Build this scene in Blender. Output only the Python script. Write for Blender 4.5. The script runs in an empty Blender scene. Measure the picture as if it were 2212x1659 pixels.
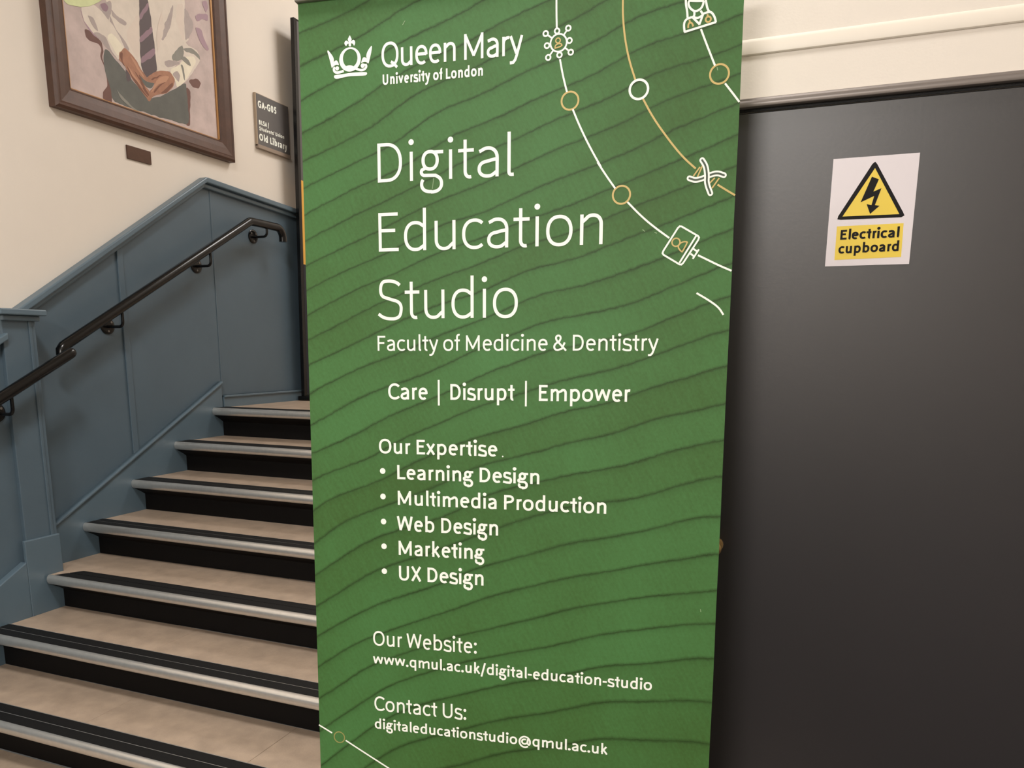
import bpy, bmesh, math, random
from mathutils import Matrix, Vector, noise
PI = math.pi
SC = bpy.context.scene
COL = SC.collection
random.seed(5)

# ---------------------------------------------------------------- camera
cam_d = bpy.data.cameras.new('camera'); cam = bpy.data.objects.new('camera', cam_d); COL.objects.link(cam)
R_, U_, F_ = ((0.929259,0.369365,0.00694),(-0.07656,0.174166,0.981736),(-0.36141,0.912818,-0.190124))
cam.matrix_world = Matrix(((R_[0], U_[0], -F_[0], 0), (R_[1], U_[1], -F_[1], 0), (R_[2], U_[2], -F_[2], 1.55), (0, 0, 0, 1)))
cam_d.sensor_fit = 'HORIZONTAL'; cam_d.sensor_width = 36; cam_d.lens = 36 * 1690 / 2212
cam_d.shift_x = 0; cam_d.shift_y = (1081 - 829.5) / 2212
cam_d.clip_start = .02
SC.camera = cam
# ---------------------------------------------------------------- world and lamps
wd = bpy.data.worlds.new('world'); SC.world = wd; wd.use_nodes = True
wd.node_tree.nodes['Background'].inputs[0].default_value = (1, .96, .9, 1)
wd.node_tree.nodes['Background'].inputs[1].default_value = .08
SC.view_settings.view_transform = 'Standard'; SC.view_settings.look = 'None'
SC.view_settings.exposure = 0; SC.view_settings.gamma = 1; SC.view_settings.use_curve_mapping = False
def area(name, loc, size, energy, col=(1, .965, .925), sy=None):
    d = bpy.data.lights.new(name, 'AREA'); d.energy = energy; d.color = col; d.shape = 'RECTANGLE'
    d.size = size; d.size_y = sy or size
    o = bpy.data.objects.new(name, d); COL.objects.link(o); o.location = loc
    return o
area('ceiling_lamp_landing', (-1.95, 4.95, 4.37), .8, 38)
area('ceiling_lamp_stair_foot', (-1.3, .9, 4.37), .5, 88)
area('ceiling_lamp_lobby', (-.6, -2.2, 3.27), 1.0, 172)  # unseen, hung low behind the camera for even frontal light on the banner
area('ceiling_lamp_lobby_right', (1.5, -1.0, 4.37), .6, 22)

# ---------------------------------------------------------------- helpers
def srgb(r, g, b):
    f = lambda c: (c/255/12.92) if c/255 <= .04045 else ((c/255+.055)/1.055) ** 2.4
    return (f(r), f(g), f(b), 1)
def mat(name, col, rough=.6, metal=0, spec=.5, vary=0, scale=8, bump=0, bscale=60, coat=0):
    m = bpy.data.materials.new(name); m.use_nodes = True; nt = m.node_tree; b = nt.nodes['Principled BSDF']
    b.inputs['Base Color'].default_value = col; b.inputs['Roughness'].default_value = rough
    b.inputs['Metallic'].default_value = metal; b.inputs['Specular IOR Level'].default_value = spec
    b.inputs['Coat Weight'].default_value = coat
    if vary or bump:
        tc = nt.nodes.new('ShaderNodeTexCoord')
    if vary:
        n = nt.nodes.new('ShaderNodeTexNoise'); n.inputs['Scale'].default_value = scale; n.inputs['Detail'].default_value = 8
        n.inputs['Roughness'].default_value = .6
        r = nt.nodes.new('ShaderNodeValToRGB')
        r.color_ramp.elements[0].position = .3; r.color_ramp.elements[1].position = .7
        r.color_ramp.elements[0].color = tuple(c*(1-vary) for c in col[:3]) + (1,)
        r.color_ramp.elements[1].color = tuple(min(1, c*(1+vary)) for c in col[:3]) + (1,)
        nt.links.new(tc.outputs['Object'], n.inputs['Vector']); nt.links.new(n.outputs['Fac'], r.inputs['Fac'])
        nt.links.new(r.outputs['Color'], b.inputs['Base Color'])
    if bump:
        n2 = nt.nodes.new('ShaderNodeTexNoise'); n2.inputs['Scale'].default_value = bscale; n2.inputs['Detail'].default_value = 4
        bp = nt.nodes.new('ShaderNodeBump'); bp.inputs['Strength'].default_value = bump; bp.inputs['Distance'].default_value = .004
        nt.links.new(tc.outputs['Object'], n2.inputs['Vector']); nt.links.new(n2.outputs['Fac'], bp.inputs['Height'])
        nt.links.new(bp.outputs['Normal'], b.inputs['Normal'])
    return m
class G:
    """geometry gatherer"""
    def __init__(s): s.v = []; s.f = []; s.m = []
    def box(s, x0, x1, y0, y1, z0, z1, mi=0):
        b = len(s.v)
        s.v += [(x, y, z) for x in (x0, x1) for y in (y0, y1) for z in (z0, z1)]
        for q in ((0,1,3,2), (4,6,7,5), (0,4,5,1), (2,3,7,6), (0,2,6,4), (1,5,7,3)): s.f.append(tuple(b+i for i in q)); s.m.append(mi)
        return s
    def prism(s, pts, to3, d0, d1, mi=0):
        """pts: 2D outline; to3(a, b, depth) -> 3D"""
        n = len(pts); b = len(s.v)
        for d in (d0, d1):
            s.v += [to3(a, c, d) for a, c in pts]
        s.f.append(tuple(range(b, b+n))); s.m.append(mi)
        s.f.append(tuple(range(b+2*n-1, b+n-1, -1))); s.m.append(mi)
        for i in range(n):
            j = (i+1) % n; s.f.append((b+i, b+n+i, b+n+j, b+j)); s.m.append(mi)
        return s
    def flat(s, V, F, to3, d, mi=0):
        b = len(s.v); sg_ = 1 if to3(0, 0, 1)[0] else -1
        s.v += [to3(w[0], w[1], d + sg_*(w[2] if len(w) > 2 else 0)) for w in V]
        for f in F: s.f.append(tuple(b+i for i in f)); s.m.append(mi)
        return s
    def tube(s, path, r, n=12, mi=0, cap=True):
        path = [Vector(p) for p in path]; rings = []
        t0 = (path[1]-path[0]).normalized(); up = Vector((1, 0, 0)) if abs(t0.x) < .9 else Vector((0, 0, 1))
        u = (up - t0*up.dot(t0)).normalized()
        for i, p in enumerate(path):
            if i == 0: t = path[1]-path[0]
            elif i == len(path)-1: t = path[-1]-path[-2]
            else: t = (path[i]-path[i-1]).normalized() + (path[i+1]-path[i]).normalized()
            t.normalize(); u = (u - t*u.dot(t)).normalized(); w = t.cross(u)
            rad = r[i] if isinstance(r, (list, tuple)) else r
            k = len(s.v); rings.append(k)
            for j in range(n):
                a = 2*PI*j/n; s.v.append(tuple(p + (u*math.cos(a) + w*math.sin(a))*rad))
        for a, b in zip(rings, rings[1:]):
            for j in range(n):
                s.f.append((a+j, a+(j+1) % n, b+(j+1) % n, b+j)); s.m.append(mi)
        if cap:
            s.f.append(tuple(reversed(range(rings[0], rings[0]+n)))); s.m.append(mi)
            s.f.append(tuple(range(rings[-1], rings[-1]+n))); s.m.append(mi)
        return s
def obj(name, g, mats, parent=None, smooth=False, bevel=0, seg=2, kind=None, fix=True, loc=None):
    me = bpy.data.meshes.new(name); me.from_pydata([tuple(v) for v in g.v], [], g.f)
    for m in (mats if isinstance(mats, (list, tuple)) else [mats]): me.materials.append(m)
    me.polygons.foreach_set('material_index', g.m)
    if fix:
        bm = bmesh.new(); bm.from_mesh(me); bmesh.ops.recalc_face_normals(bm, faces=bm.faces); bm.to_mesh(me); bm.free()
    if smooth:
        for p in me.polygons: p.use_smooth = True
        me.set_sharp_from_angle(angle=math.radians(35))
    o = bpy.data.objects.new(name, me); COL.objects.link(o)
    if parent: o.parent = parent
    if loc: o.location = loc
    if bevel:
        b = o.modifiers.new('bevel', 'BEVEL'); b.width = bevel; b.segments = seg; b.limit_method = 'ANGLE'
    if kind: o['kind'] = kind
    return o
def empty(name, loc=(0, 0, 0), label=None, cat=None, group=None):
    o = bpy.data.objects.new(name, None); COL.objects.link(o); o.location = loc; o.empty_display_size = .1
    if label: o['label'] = label
    if cat: o['category'] = cat
    if group: o['group'] = group
    return o
def tag(o, label, cat, group=None):
    o['label'] = label; o['category'] = cat
    if group: o['group'] = group
    return o
def chaikin(p, n=2, closed=True):
    for _ in range(n):
        q = []
        m = len(p)
        for i in range(m if closed else m-1):
            a, b = p[i], p[(i+1) % m]
            q += [(a[0]*.75+b[0]*.25, a[1]*.75+b[1]*.25), (a[0]*.25+b[0]*.75, a[1]*.25+b[1]*.75)]
        p = ([p[0]] + q + [p[-1]]) if not closed else q
    return p
def fillpoly(g, q, to3, mi=0):
    bm = bmesh.new(); vs = [bm.verts.new((a, b, 0)) for a, b in q]
    f = bm.faces.new(vs); bmesh.ops.triangulate(bm, faces=[f], ngon_method='EAR_CLIP')
    bm.verts.index_update(); b0 = len(g.v); g.v.extend([to3(w.co.x, w.co.y) for w in bm.verts])
    for fc in bm.faces: g.f.append(tuple(b0+w.index for w in fc.verts)); g.m.append(mi)
    bm.free()
def soften(p, k=.16):
    q = []; m = len(p)
    for i in range(m):
        a, b = p[i], p[(i+1) % m]
        q += [(a[0]*(1-k)+b[0]*k, a[1]*(1-k)+b[1]*k), (a[0]*k+b[0]*(1-k), a[1]*k+b[1]*(1-k))]
    return chaikin(q, 1)
def rough(p, amp=.004, step=.008):
    q = []; m = len(p)
    for i in range(m):
        a, b = p[i], p[(i+1) % m]; l = math.hypot(b[0]-a[0], b[1]-a[1]); k = max(1, int(l/step))
        for j in range(k):
            x, y = a[0]+(b[0]-a[0])*j/k, a[1]+(b[1]-a[1])*j/k
            q.append((x+amp*noise.noise(Vector((x*38, y*38, 1.7))), y+amp*noise.noise(Vector((x*38, y*38, 9.1)))))
    return q
YZ = lambda a, b, d: (d, a, b)          # wall on the left: outline in (y, z)
XZ = lambda a, b, d: (a, d, b)          # wall on the right: outline in (x, z)
# ---------------------------------------------------------------- lettering
# A small stroke alphabet (humanist sans): every glyph is a set of centre lines,
# drawn as flat ribbons of the wanted weight. Units: 1 = em, h = half stroke.
CAP, XH, ASC, DESC = .656, .486, .712, -.205
def arc(cx, cy, rx, ry, a0, a1, p=2.25):
    n = max(3, int(abs(a1 - a0) / 9))
    out = []
    for i in range(n + 1):
        t = math.radians(a0 + (a1 - a0) * i / n)
        c, s = math.cos(t), math.sin(t)
        out.append((cx + rx * math.copysign(abs(c) ** (2 / p), c), cy + ry * math.copysign(abs(s) ** (2 / p), s)))
    return out
def dot(x, y, r): return [('dot', x, y, r)]
def glyph(ch, h, single_g=False):
    H, X, S, D = CAP, XH, ASC, DESC
    A = arc
    L = .10 + 0
    if ch == ' ': return .2, []
    if ch == 'D':
        return .615, [[(.1+h, 0), (.1+h, H)], [(.1, H-h), (.27, H-h)] + A(.27, H/2, .28-h, H/2-h, 90, -90) + [(.1, h)]]
    if ch == 'E': return .526, [[(.1+h, 0), (.1+h, H)], [(.1, H-h), (.46, H-h)], [(.1, h), (.47, h)], [(.1, .355), (.41, .355)]]
    if ch == 'F': return .501, [[(.1+h, 0), (.1+h, H)], [(.1, H-h), (.46, H-h)], [(.1, .335), (.41, .335)]]
    if ch == 'L': return .486, [[(.1+h, 0), (.1+h, H)], [(.1, h), (.46, h)]]
    if ch == 'P': return .566, [[(.1+h, 0), (.1+h, H)], [(.1, H-h), (.3, H-h)] + A(.3, .475, .22-h, H-h-.475, 90, -90) + [(.1, .294+0*h)]]
    if ch == 'B': return .588, [[(.1+h, 0), (.1+h, H)], [(.1, H-h), (.3, H-h)] + A(.3, .503, .19-h, H-h-.503, 90, -90) + [(.1, .35)],
                                [(.1, .35), (.31, .35)] + A(.31, (.35+h)/2, .22-h, (.35-h)/2, 90, -90) + [(.1, h)]]
    if ch == 'S': return .534, [chaikin([(.455, .575), (.40, H-h-.005), (.27, H-h+.03), (.07+h, H-h+.01), (.055+h, .40), (.24, .345), (.50-h*.6, .28), (.50-h, .06), (.38, h-.03), (.24, h-.03), (.13, h-.005), (.045, .085)], 3, False)]
    if ch in 'OQ':
        s = [A(.332, H/2, .28-h, H/2+.011-h, 90, 450)]
        if ch == 'Q': s.append([(.36, .14), (.45, .09), (.56, -.02)] if single_g else [(.34, 0), (.4, -.1), (.58, -.14)])
        return .664, s
    if ch == 'C': return .571, [A(.34, H/2, .29-h, H/2+.011-h, 42, 318)]
    if ch == 'G': return .617, [A(.34, H/2, .29-h, H/2+.011-h, 44, 300) + [(.55-h, .09), (.55-h, .33)], [(.36, .315), (.55, .315)]]
    if ch == 'M': return .803, [[(.1+h, 0), (.1+h, H)], [(.703-h, 0), (.703-h, H)], [(.1+h, H-h), (.4, .1), (.703-h, H-h)]]
    if ch == 'U': return .642, [[(.09+h, H), (.09+h, .25)] + A(.321, .23, .231-h, .241-h, 180, 360) + [(.552-h, H)]]
    if ch == 'W': return .786, [[(.03+h, H), (.2, h), (.393, H-.02), (.586, h), (.756-h, H)]]
    if ch == 'X': return .53, [[(.03+h, H), (.50-h, 0)], [(.50-h, H), (.03+h, 0)]]
    if ch == 'A': return .538, [[(.01+h, 0), (.269, H-h), (.528-h, 0)], [(.1, .22), (.44, .22)]]
    if ch == '0': return .497, [A(.248, H/2, .2-h, H/2+.01-h, 90, 450)]
    if ch == '5': return .497, [[(.42, H-h), (.12+h, H-h), (.1+h, .36)] + A(.24, .21, .2-h, .222-h, 120, -140)]
    if ch == 'K': return .56, [[(.1+h, 0), (.1+h, H)], [(.5-h, H), (.11, .24)], [(.24, .38), (.54-h, 0)]]
    # lower case
    def bowl(cx, rx): return A(cx, X/2, rx-h, X/2+.012-h, 0, 360)
    if ch == 'o': return .541, [A(.2705, X/2, .222-h, X/2+.012-h, 90, 450)]
    if ch == 'c': return .451, [A(.27, X/2, .222-h, X/2+.012-h, 48, 312)]
    if ch == 'e': return .495, [[(.07, .265), (.438-h, .265)] + A(.257, X/2+.01, .197-h, X/2-h, 0, 180) + A(.263, X/2, .203-h, X/2+.012-h, 180, 308)]
    if ch in 'dqba p'.replace(' a ', ' ').replace('a', '') and ch in 'dqbp':
        cx = .275
        if ch in 'dq':
            st = .465-h
            s = [A(cx-.01, X/2, .212-h, X/2+.012-h, 25, 335)]
            s = [[(st, X-.09)] + A(cx-.005, X/2, .21-h, X/2+.012-h, 55, 305) + [(st, .09)]]
            s.append([(st, 0), (st, S)] if ch == 'd' else [(st, D), (st, X)])
        else:
            st = .09+h
            s = [[(st, X-.09)] + A(.285, X/2, .21-h, X/2+.012-h, 125, -125) + [(st, .09)]]
            s.append([(st, 0), (st, S)] if ch == 'b' else [(st, D), (st, X)])
        return .555, s
    if ch == 'a': return .497, [[(.085, .42)] + A(.235, .3, .187-h+.002, X+.012-h-.3, 125, 0) + [(.422-h, 0)],
                                [(.422-h, .29), (.30, .275)] + A(.23, .135, .175-h, .135-h+.012, 98, 300) + [(.422-h, .09)]]
    if ch == 'n': return .539, [[(.09+h, 0), (.09+h, X)], [(.09+h, .36)] + A(.30, .32, .165-h, X+.012-h-.32, 140, 0) + [(.465-h, 0)]]
    if ch == 'h': return .539, [[(.09+h, 0), (.09+h, S)], [(.09+h, .36)] + A(.30, .32, .165-h, X+.012-h-.32, 140, 0) + [(.465-h, 0)]]
    if ch == 'm': return .825, [[(.09+h, 0), (.09+h, X)], [(.09+h, .36)] + A(.28, .32, .150-h, X+.012-h-.32, 140, 0) + [(.43-h, 0)],
                                [(.43-h, .35)] + A(.605, .32, .148-h, X+.012-h-.32, 140, 0) + [(.753-h, 0)]]
    if ch == 'r': return .338, [[(.09+h, 0), (.09+h, X)], [(.09+h, .3)] + A(.27, .3, .18-h, X+.01-h-.3, 165, 78)]
    if ch == 'u': return .539, [[(.08+h, X), (.08+h, .17)] + A(.25, .17, .17-h, .182-h, 180, 320) + [(.455-h, .12)], [(.455-h, 0), (.455-h, X)]]
    if ch == 'l': return .25, [[(.09+h, S), (.09+h, .07)] + A(.165, .07, .075-h, .078-h, 180, 268) + [(.20, h-.006)]]
    if ch == 'i': return .24, [[(.12, 0), (.12, X)], dot(.12, .645, h*1.25+.014)]
    if ch == 'j': return .24, [[(.12, X), (.12, -.1), (.08, -.18), (0, -.2)], dot(.12, .645, h*1.25+.014)]
    if ch == 't': return .33, [[(.125+h, .63), (.125+h, .12)] + A(.235, .12, .11-h, .132-h, 180, 285), [(.03, X-h-.004), (.305, X-h-.004)]]
    if ch == 'f': return .285, [[(.105+h, 0), (.105+h, .58)] + A(.23, .58, .125-h, .144-h, 180, 70), [(.03, X-h-.004), (.27, X-h-.004)]]
    if ch == 's': return .416, [chaikin([(.355, .42), (.30, X-h+.0), (.21, X-h+.028), (.065+h*.6, X-h+.01), (.055+h*.6, .29), (.19, .25), (.39-h*.5, .205), (.40-h, .02), (.27, h-.03), (.18, h-.026), (.10, h-.005), (.035, .065)], 3, False)]
    if ch == 'g' and single_g:
        st = .465-h
        return .555, [[(st, X-.09)] + A(.27, X/2, .21-h, X/2+.012-h, 55, 305) + [(st, .09)], [(st, X), (st, -.06)] + A(.27, -.06, .195-h, .145-h, 0, -140)]
    if ch == 'g': return .495, [A(.235, .325, .155-h, .173-h, 90, 450), [(.3, X-h), (.47, X-h)],
                                [(.14, .195)] + A(.15, .135, .075, .058, 140, 250) + [(.2, .078), (.33, .072)] + A(.26, -.065, .205-h, .137, 55, -90) + A(.25, -.07, .2-h, .135-h+.02, -90, -215)]
    if ch == 'k': return .488, [[(.09+h, 0), (.09+h, S)], [(.42-h, X), (.1, .13)], [(.22, .27), (.46-h, 0)]]
    if ch == 'v': return .464, [[(.02+h, X), (.232, h), (.444-h, X)]]
    if ch == 'y': return .464, [[(.02+h, X), (.24, h)], [(.444-h, X), (.25, 0), (.2, -.12), (.14, -.18), (.04, -.185)]]
    if ch == 'w': return .711, [[(.03+h, X), (.19, h), (.355, X-.02), (.52, h), (.681-h, X)]]
    if ch == 'x': return .44, [[(.02+h, X), (.42-h, 0)], [(.42-h, X), (.02+h, 0)]]
    if ch == '&': return .6, [[(.58, 0), (.19, .42)] + A(.25, .525, .095, .142-h, 200, -20) + [(.3, .40), (.13, .28)] + A(.22, .16, .175-h, .172-h, 140, 280) + [(.4, .08), (.52, .34)]]
    if ch == '|': return .24, [[(.12, -.23), (.12, .75)]]
    if ch == '.': return .24, [dot(.12, h+.012, h*1.25+.014)]
    if ch == ':': return .24, [dot(.12, h+.012, h*1.25+.014), dot(.12, .42, h*1.25+.014)]
    if ch == '/': return .35, [[(.01+h, -.16), (.33-h, .72)]]
    if ch == '-': return .311, [[(.04, .25), (.27, .25)]]
    if ch == "'": return .2, [[(.1, .45), (.1, .68)]]
    if ch == '@': return .84, [A(.43, .24, .36-h, .385-h, 300, 0, 2) + [(.79-h, .26)] if False else A(.42, .22, .36-h, .40-h, -52, -360, 2) + A(.66, .2, .12-h, .15, 0, -120, 2) + [(.58, .14)],
                               A(.41, .24, .15, .18-h*.5, 60, 330, 2), [(.6, .42), (.57, .13)]]
    return .3, []
_rc = [0]
def ribbon(pts, hw, V, F):
    """flat strip of half width hw along pts, mitred"""
    P = []
    for p in pts:
        if not P or (abs(p[0]-P[-1][0]) + abs(p[1]-P[-1][1])) > 1e-6: P.append(p)
    n = len(P)
    if n < 2: return
    for i in range(1, n-1):
        ax, ay = P[i][0]-P[i-1][0], P[i][1]-P[i-1][1]; bx, by = P[i+1][0]-P[i][0], P[i+1][1]-P[i][1]
        la, lb = math.hypot(ax, ay), math.hypot(bx, by)
        if (ax*bx+ay*by)/(la*lb) < .1:
            e = hw*.35
            ribbon(P[:i] + [(P[i][0]+ax/la*e, P[i][1]+ay/la*e)], hw, V, F)
            ribbon([(P[i][0]-bx/lb*e, P[i][1]-by/lb*e)] + P[i+1:], hw, V, F)
            return
    closed = abs(P[0][0]-P[-1][0]) + abs(P[0][1]-P[-1][1]) < 1e-5
    b = len(V); _rc[0] += 1; d0_ = (_rc[0] % 5)*3.2e-5
    for i in range(n):
        def dr(a, c):
            dx, dy = c[0]-a[0], c[1]-a[1]; l = math.hypot(dx, dy); return dx/l, dy/l
        if closed and i in (0, n-1): d0 = dr(P[-2], P[-1]); d1 = dr(P[0], P[1])
        else:
            d1 = dr(P[i], P[i+1]) if i < n-1 else dr(P[i-1], P[i])
            d0 = dr(P[i-1], P[i]) if i > 0 else d1
        mx, my = -(d0[1]+d1[1]), d0[0]+d1[0]; l = math.hypot(mx, my) or 1
        mx, my = mx/l, my/l
        k = hw / max(.42, mx*-d1[1] + my*d1[0])
        dd = d0_ + 2.6e-5*i/n
        V.append((P[i][0]+mx*k, P[i][1]+my*k, dd)); V.append((P[i][0]-mx*k, P[i][1]-my*k, dd))
    for i in range(n-1):
        F.append((b+2*i, b+2*i+1, b+2*i+3, b+2*i+2))
def disc(x, y, r, V, F, sx=1, n=16):
    b = len(V)
    for i in range(n): V.append((x+r*sx*math.cos(2*PI*i/n), y+r*math.sin(2*PI*i/n)))
    F.append(tuple(range(b, b+n)))
def text_shapes(s, x0, x1, y0, cap, weight, y1=None, single_g=False):
    """flat lettering: s runs from x0 to x1 on baseline y0 (to y1), capital height cap, weight = stroke / em"""
    h = weight/2
    V, F = [], []; x = 0
    for ch in s:
        adv, st = glyph(ch, h, single_g)
        for k in st:
            if k and k[0][0] == 'dot': disc(x+k[0][1], k[0][2], k[0][3], V, F)
            else: ribbon([(x+a, b) for a, b in k], h, V, F)
        x += adv - h*(.2 if weight > .12 else .55) - (.03 if (single_g and weight < .14) else 0)
    xs = [v[0] for v in V]; a, b = min(xs), max(xs)
    sx = (x1-x0)/(b-a); sy = cap/CAP; y1 = y0 if y1 is None else y1
    V = [(x0+(v[0]-a)*sx, y0+(y1-y0)*(v[0]-a)/(b-a)+v[1]*sy, v[2] if len(v) > 2 else 0) for v in V]
    return V, F

# ---------------------------------------------------------------- materials
M = {}
M['cream'] = mat('cream_paint', srgb(228, 219, 208), .55, vary=.015, scale=3, bump=.05, bscale=220)
M['trimcream'] = mat('cream_gloss', srgb(228, 219, 206), .4)
M['blue'] = mat('blue_grey_paint', srgb(82, 99, 111), .42, vary=.05, scale=4, bump=.04, bscale=90)
M['bluetrim'] = mat('blue_grey_gloss_paint', srgb(90, 108, 120), .32, vary=.03, scale=6)
M['black'] = mat('black_door_paint', srgb(35, 32, 34), .40, spec=.75, vary=.04, scale=3, bump=.03, bscale=140)
M['rail'] = mat('grey_brown_trim', srgb(120, 112, 107), .35, metal=.3)
M['tread'] = mat('beige_stone_vinyl', srgb(168, 149, 131), .5, vary=.15, scale=11, bump=.15, bscale=160)
M['riser'] = mat('black_riser', srgb(9, 7, 7), .6, spec=.2, vary=.3, scale=30)
M['core'] = mat('grout', srgb(120, 105, 90), .9)
M['alu'] = mat('brushed_aluminium', srgb(232, 230, 226), .34, metal=.88, vary=.05, scale=40)
M['rubber'] = mat('black_rubber_grip', srgb(11, 11, 12), .6, spec=.3, bump=.3, bscale=400)
M['blackmetal'] = mat('black_powder_coat', srgb(8, 8, 9), .22, spec=.4)
M['screw'] = mat('steel_screw', srgb(120, 115, 110), .35, metal=.6)
M['wood'] = mat('dark_stained_wood', srgb(82, 56, 44), .5, vary=.22, scale=14, bump=.1, bscale=50)
M['gilt'] = mat('gilt_slip', srgb(170, 125, 75), .4, metal=.3)
M['plaque'] = mat('bronze_plaque', srgb(84, 60, 48), .4, metal=.4, vary=.1, scale=60)
M['floor'] = mat('beige_floor_tile', srgb(166, 148, 130), .45, vary=.12, scale=14, bump=.1, bscale=120)
M['ceiling'] = mat('ceiling_paint', srgb(235, 228, 215), .7)
M['brass'] = mat('brass', srgb(190, 160, 110), .3, metal=.8)
M['white'] = mat('white_print', srgb(246, 249, 240), .5)
M['yellow'] = mat('ochre_print', srgb(200, 174, 104), .5)
M['dim'] = mat('dull_ochre_print', srgb(150, 145, 85), .5)
M['scuff'] = mat('scuff', srgb(140, 165, 125), .6)
M['darkgreen'] = mat('dark_core_print', srgb(60, 75, 55), .5)

# ---------------------------------------------------------------- the room
WX = -3.42          # face of the cream wall on the left
WP = -3.41          # face of the blue panelling (upper flight)
WL = -3.31          # face of the blue panelling (lower flight, built further out)
PIER = -3.29
YW = 1.7213         # face of the wall on the right
Z0, RISE, Y0, GO, NR = 1.19, .17, 3.6925, .3147, 7
floor = obj('floor', G().box(-3.6, 2.6, -3.2, 1.886, -.1, -.012), M['core'], kind='structure')
tl = G().box(0, .596, 0, .596, -.012, 0)
k = 0
first = None
for i in range(6):
    for j in range(2):
        x0 = -3.3 + i*.6 - .25; y0 = 1.886 - .6*(j+1)
        if first is None: first = obj('tile', tl, M['floor'], floor, loc=(x0, y0, 0))
        else:
            c = first.copy(); COL.objects.link(c); c.location = (x0, y0, 0)
obj('added_dark_carpet', G().box(-3.6, 2.6, -3.2, .683, -.012, 0).box(.06, 2.6, .684, 1.72, -.012, 0), mat('added_dark_grey_carpet', srgb(62, 60, 60), .95, vary=.2, scale=60), floor)  # unseen dark floor, added to keep the black door's lower reflection dark
ceiling = obj('ceiling', G().box(-3.6, 2.7, -3.3, 6.2, 4.4, 4.5), M['ceiling'], kind='structure')
obj('added_lobby_ceiling', G().box(-3.42, 2.6, -3.2, -1.3, 3.3, 3.4), M['ceiling'], ceiling)  # unseen low ceiling, added to carry the lobby lamp lowered for frontal light
wl = obj('wall_left', G().box(-3.6, WX, -3.2, 6.1, -.1, 4.4), M['cream'], kind='structure')
obj('wall_back', G().box(-3.6, -.9, 6.0, 6.1, -.1, 4.4), M['cream'], kind='structure')
wf = obj('wall_front', G().box(-3.6, 2.7, -3.3, -3.2, -.1, 4.4), M['cream'], kind='structure')
obj('wainscot_panel', G().box(-3.29, 2.59, -3.2, -3.18, 0, 1.2), M['blue'], wf)  # unseen dark panelling, added so the door reflects less light low down
obj('wall_far_right', G().box(2.6, 2.7, -3.2, 1.72, -.1, 4.4), M['cream'], kind='structure')
obj('wall_stair_side', G().box(-1.1, -1.0, YW+.0001+.1, 6.0, -.1, 4.4), M['cream'], kind='structure')
# wall on the right: cream above the cupboard
DL, DR, DT = -.42, .95, 2.012
wr = obj('wall_right', G().box(-1.1, DL-.01, YW, YW+.1, -.1, 4.4).box(DR+.01, 2.7, YW, YW+.1, -.1, 4.4)
         .box(DL-.01, DR+.01, YW, YW+.1, DT+.0005, 4.4).box(DL-.01, DR+.01, YW+.05, YW+.1, -.1, DT+.003), M['cream'], kind='structure')
obj('landing_floor', G().box(-3.42, -1.1, Y0+.122, 6.0, Z0-.15, Z0-.002), M['floor'], kind='structure')
# cupboard door with its grey head trim and the cream mouldings above
door = obj('door_1', G().box(DL, DR, YW, YW+.04, .004, DT), M['black'], kind='structure', bevel=.002)
kn = G()
kx, kz = (-0.1786,1.1317)
kx -= .019
kn.tube([(kx, YW, kz), (kx, YW-.006, kz), (kx, YW-.007, kz)], [.016, .016, .008], 16)
kn.tube([(kx, YW-.006, kz), (kx, YW-.03, kz), (kx, YW-.036, kz), (kx, YW-.046, kz), (kx, YW-.053, kz), (kx, YW-.055, kz)], [.006, .006, .014, .017, .012, .003], 18)
obj('door_knob', kn, M['brass'], door, smooth=True)
# head trim: rounded grey rail along the top of the cupboard
g = G()
prof = [(0, 2.0185), (-.010, 2.0185), (-.0125, 2.020), (-.0135, 2.0235), (-.013, 2.029), (-.011, 2.0315), (-.006, 2.0325), (-.006, 2.0360), (-.004, 2.0375), (0, 2.0375)]
g.prism(prof, lambda a, b, d: (d, YW+a, b), -1.0, 2.6)
t1 = obj('trim_1', g, M['rail'], kind='structure', smooth=True)
obj('rail_shade_strip', G().box(-1.0, 2.6, YW-.0025, YW, 2.0125, 2.0185), M['rubber'], t1)  # black strip standing in for the shadow line under the rail
g = G()
prof = [(0, 2.116), (-.002, 2.116), (-.004, 2.118), (-.0045, 2.122), (-.004, 2.139), (-.002, 2.144), (0, 2.146)]
g.prism(prof, lambda a, b, d: (d, YW+a, b), -1.0, 2.6)
obj('trim_2', g, M['trimcream'], kind='structure', smooth=True)

# ---------------------------------------------------------------- left wall: blue panelling, dado rail, string
def slab(name, pts, x0, x1, m, bevel=.002, parent=None):
    return obj(name, G().prism(pts, YZ, x0, x1), m, parent or wl, bevel=bevel)
nz = lambda y: Z0 - (Y0-y)/GO*RISE            # height of the nosing line over y
dA = [(2.5025,1.7015),(3.7435,2.4991),(4.5547,2.4574)]                 # top line of the dado rail
dy0, dz0 = dA[0]; dy1, dz1 = dA[1]; dy2, dz2 = dA[2]
sl = (dz1-dz0)/(dy1-dy0); sl2 = (dz2-dz1)/(dy2-dy1)
dado = lambda y: dz1 + (y-dy1)*(sl if y < dy1 else sl2)
YE = 6.0
PC = 2.53         # y of the step between the lower and upper parts of the wall
def band(y0, y1, f0, f1, brk=()):
    ys = [y0] + [b for b in brk if y0 < b < y1] + [y1]
    return [(y, f0(y)) for y in ys] + [(y, f1(y)) for y in reversed(ys)]
stT = [(3.7852,1.3479),(2.5522,0.6894)]
ss = (stT[0][1]-stT[1][1])/(stT[0][0]-stT[1][0]); strg = lambda y: stT[0][1] + (y-stT[0][0])*ss
yS = stT[0][0]
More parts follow.
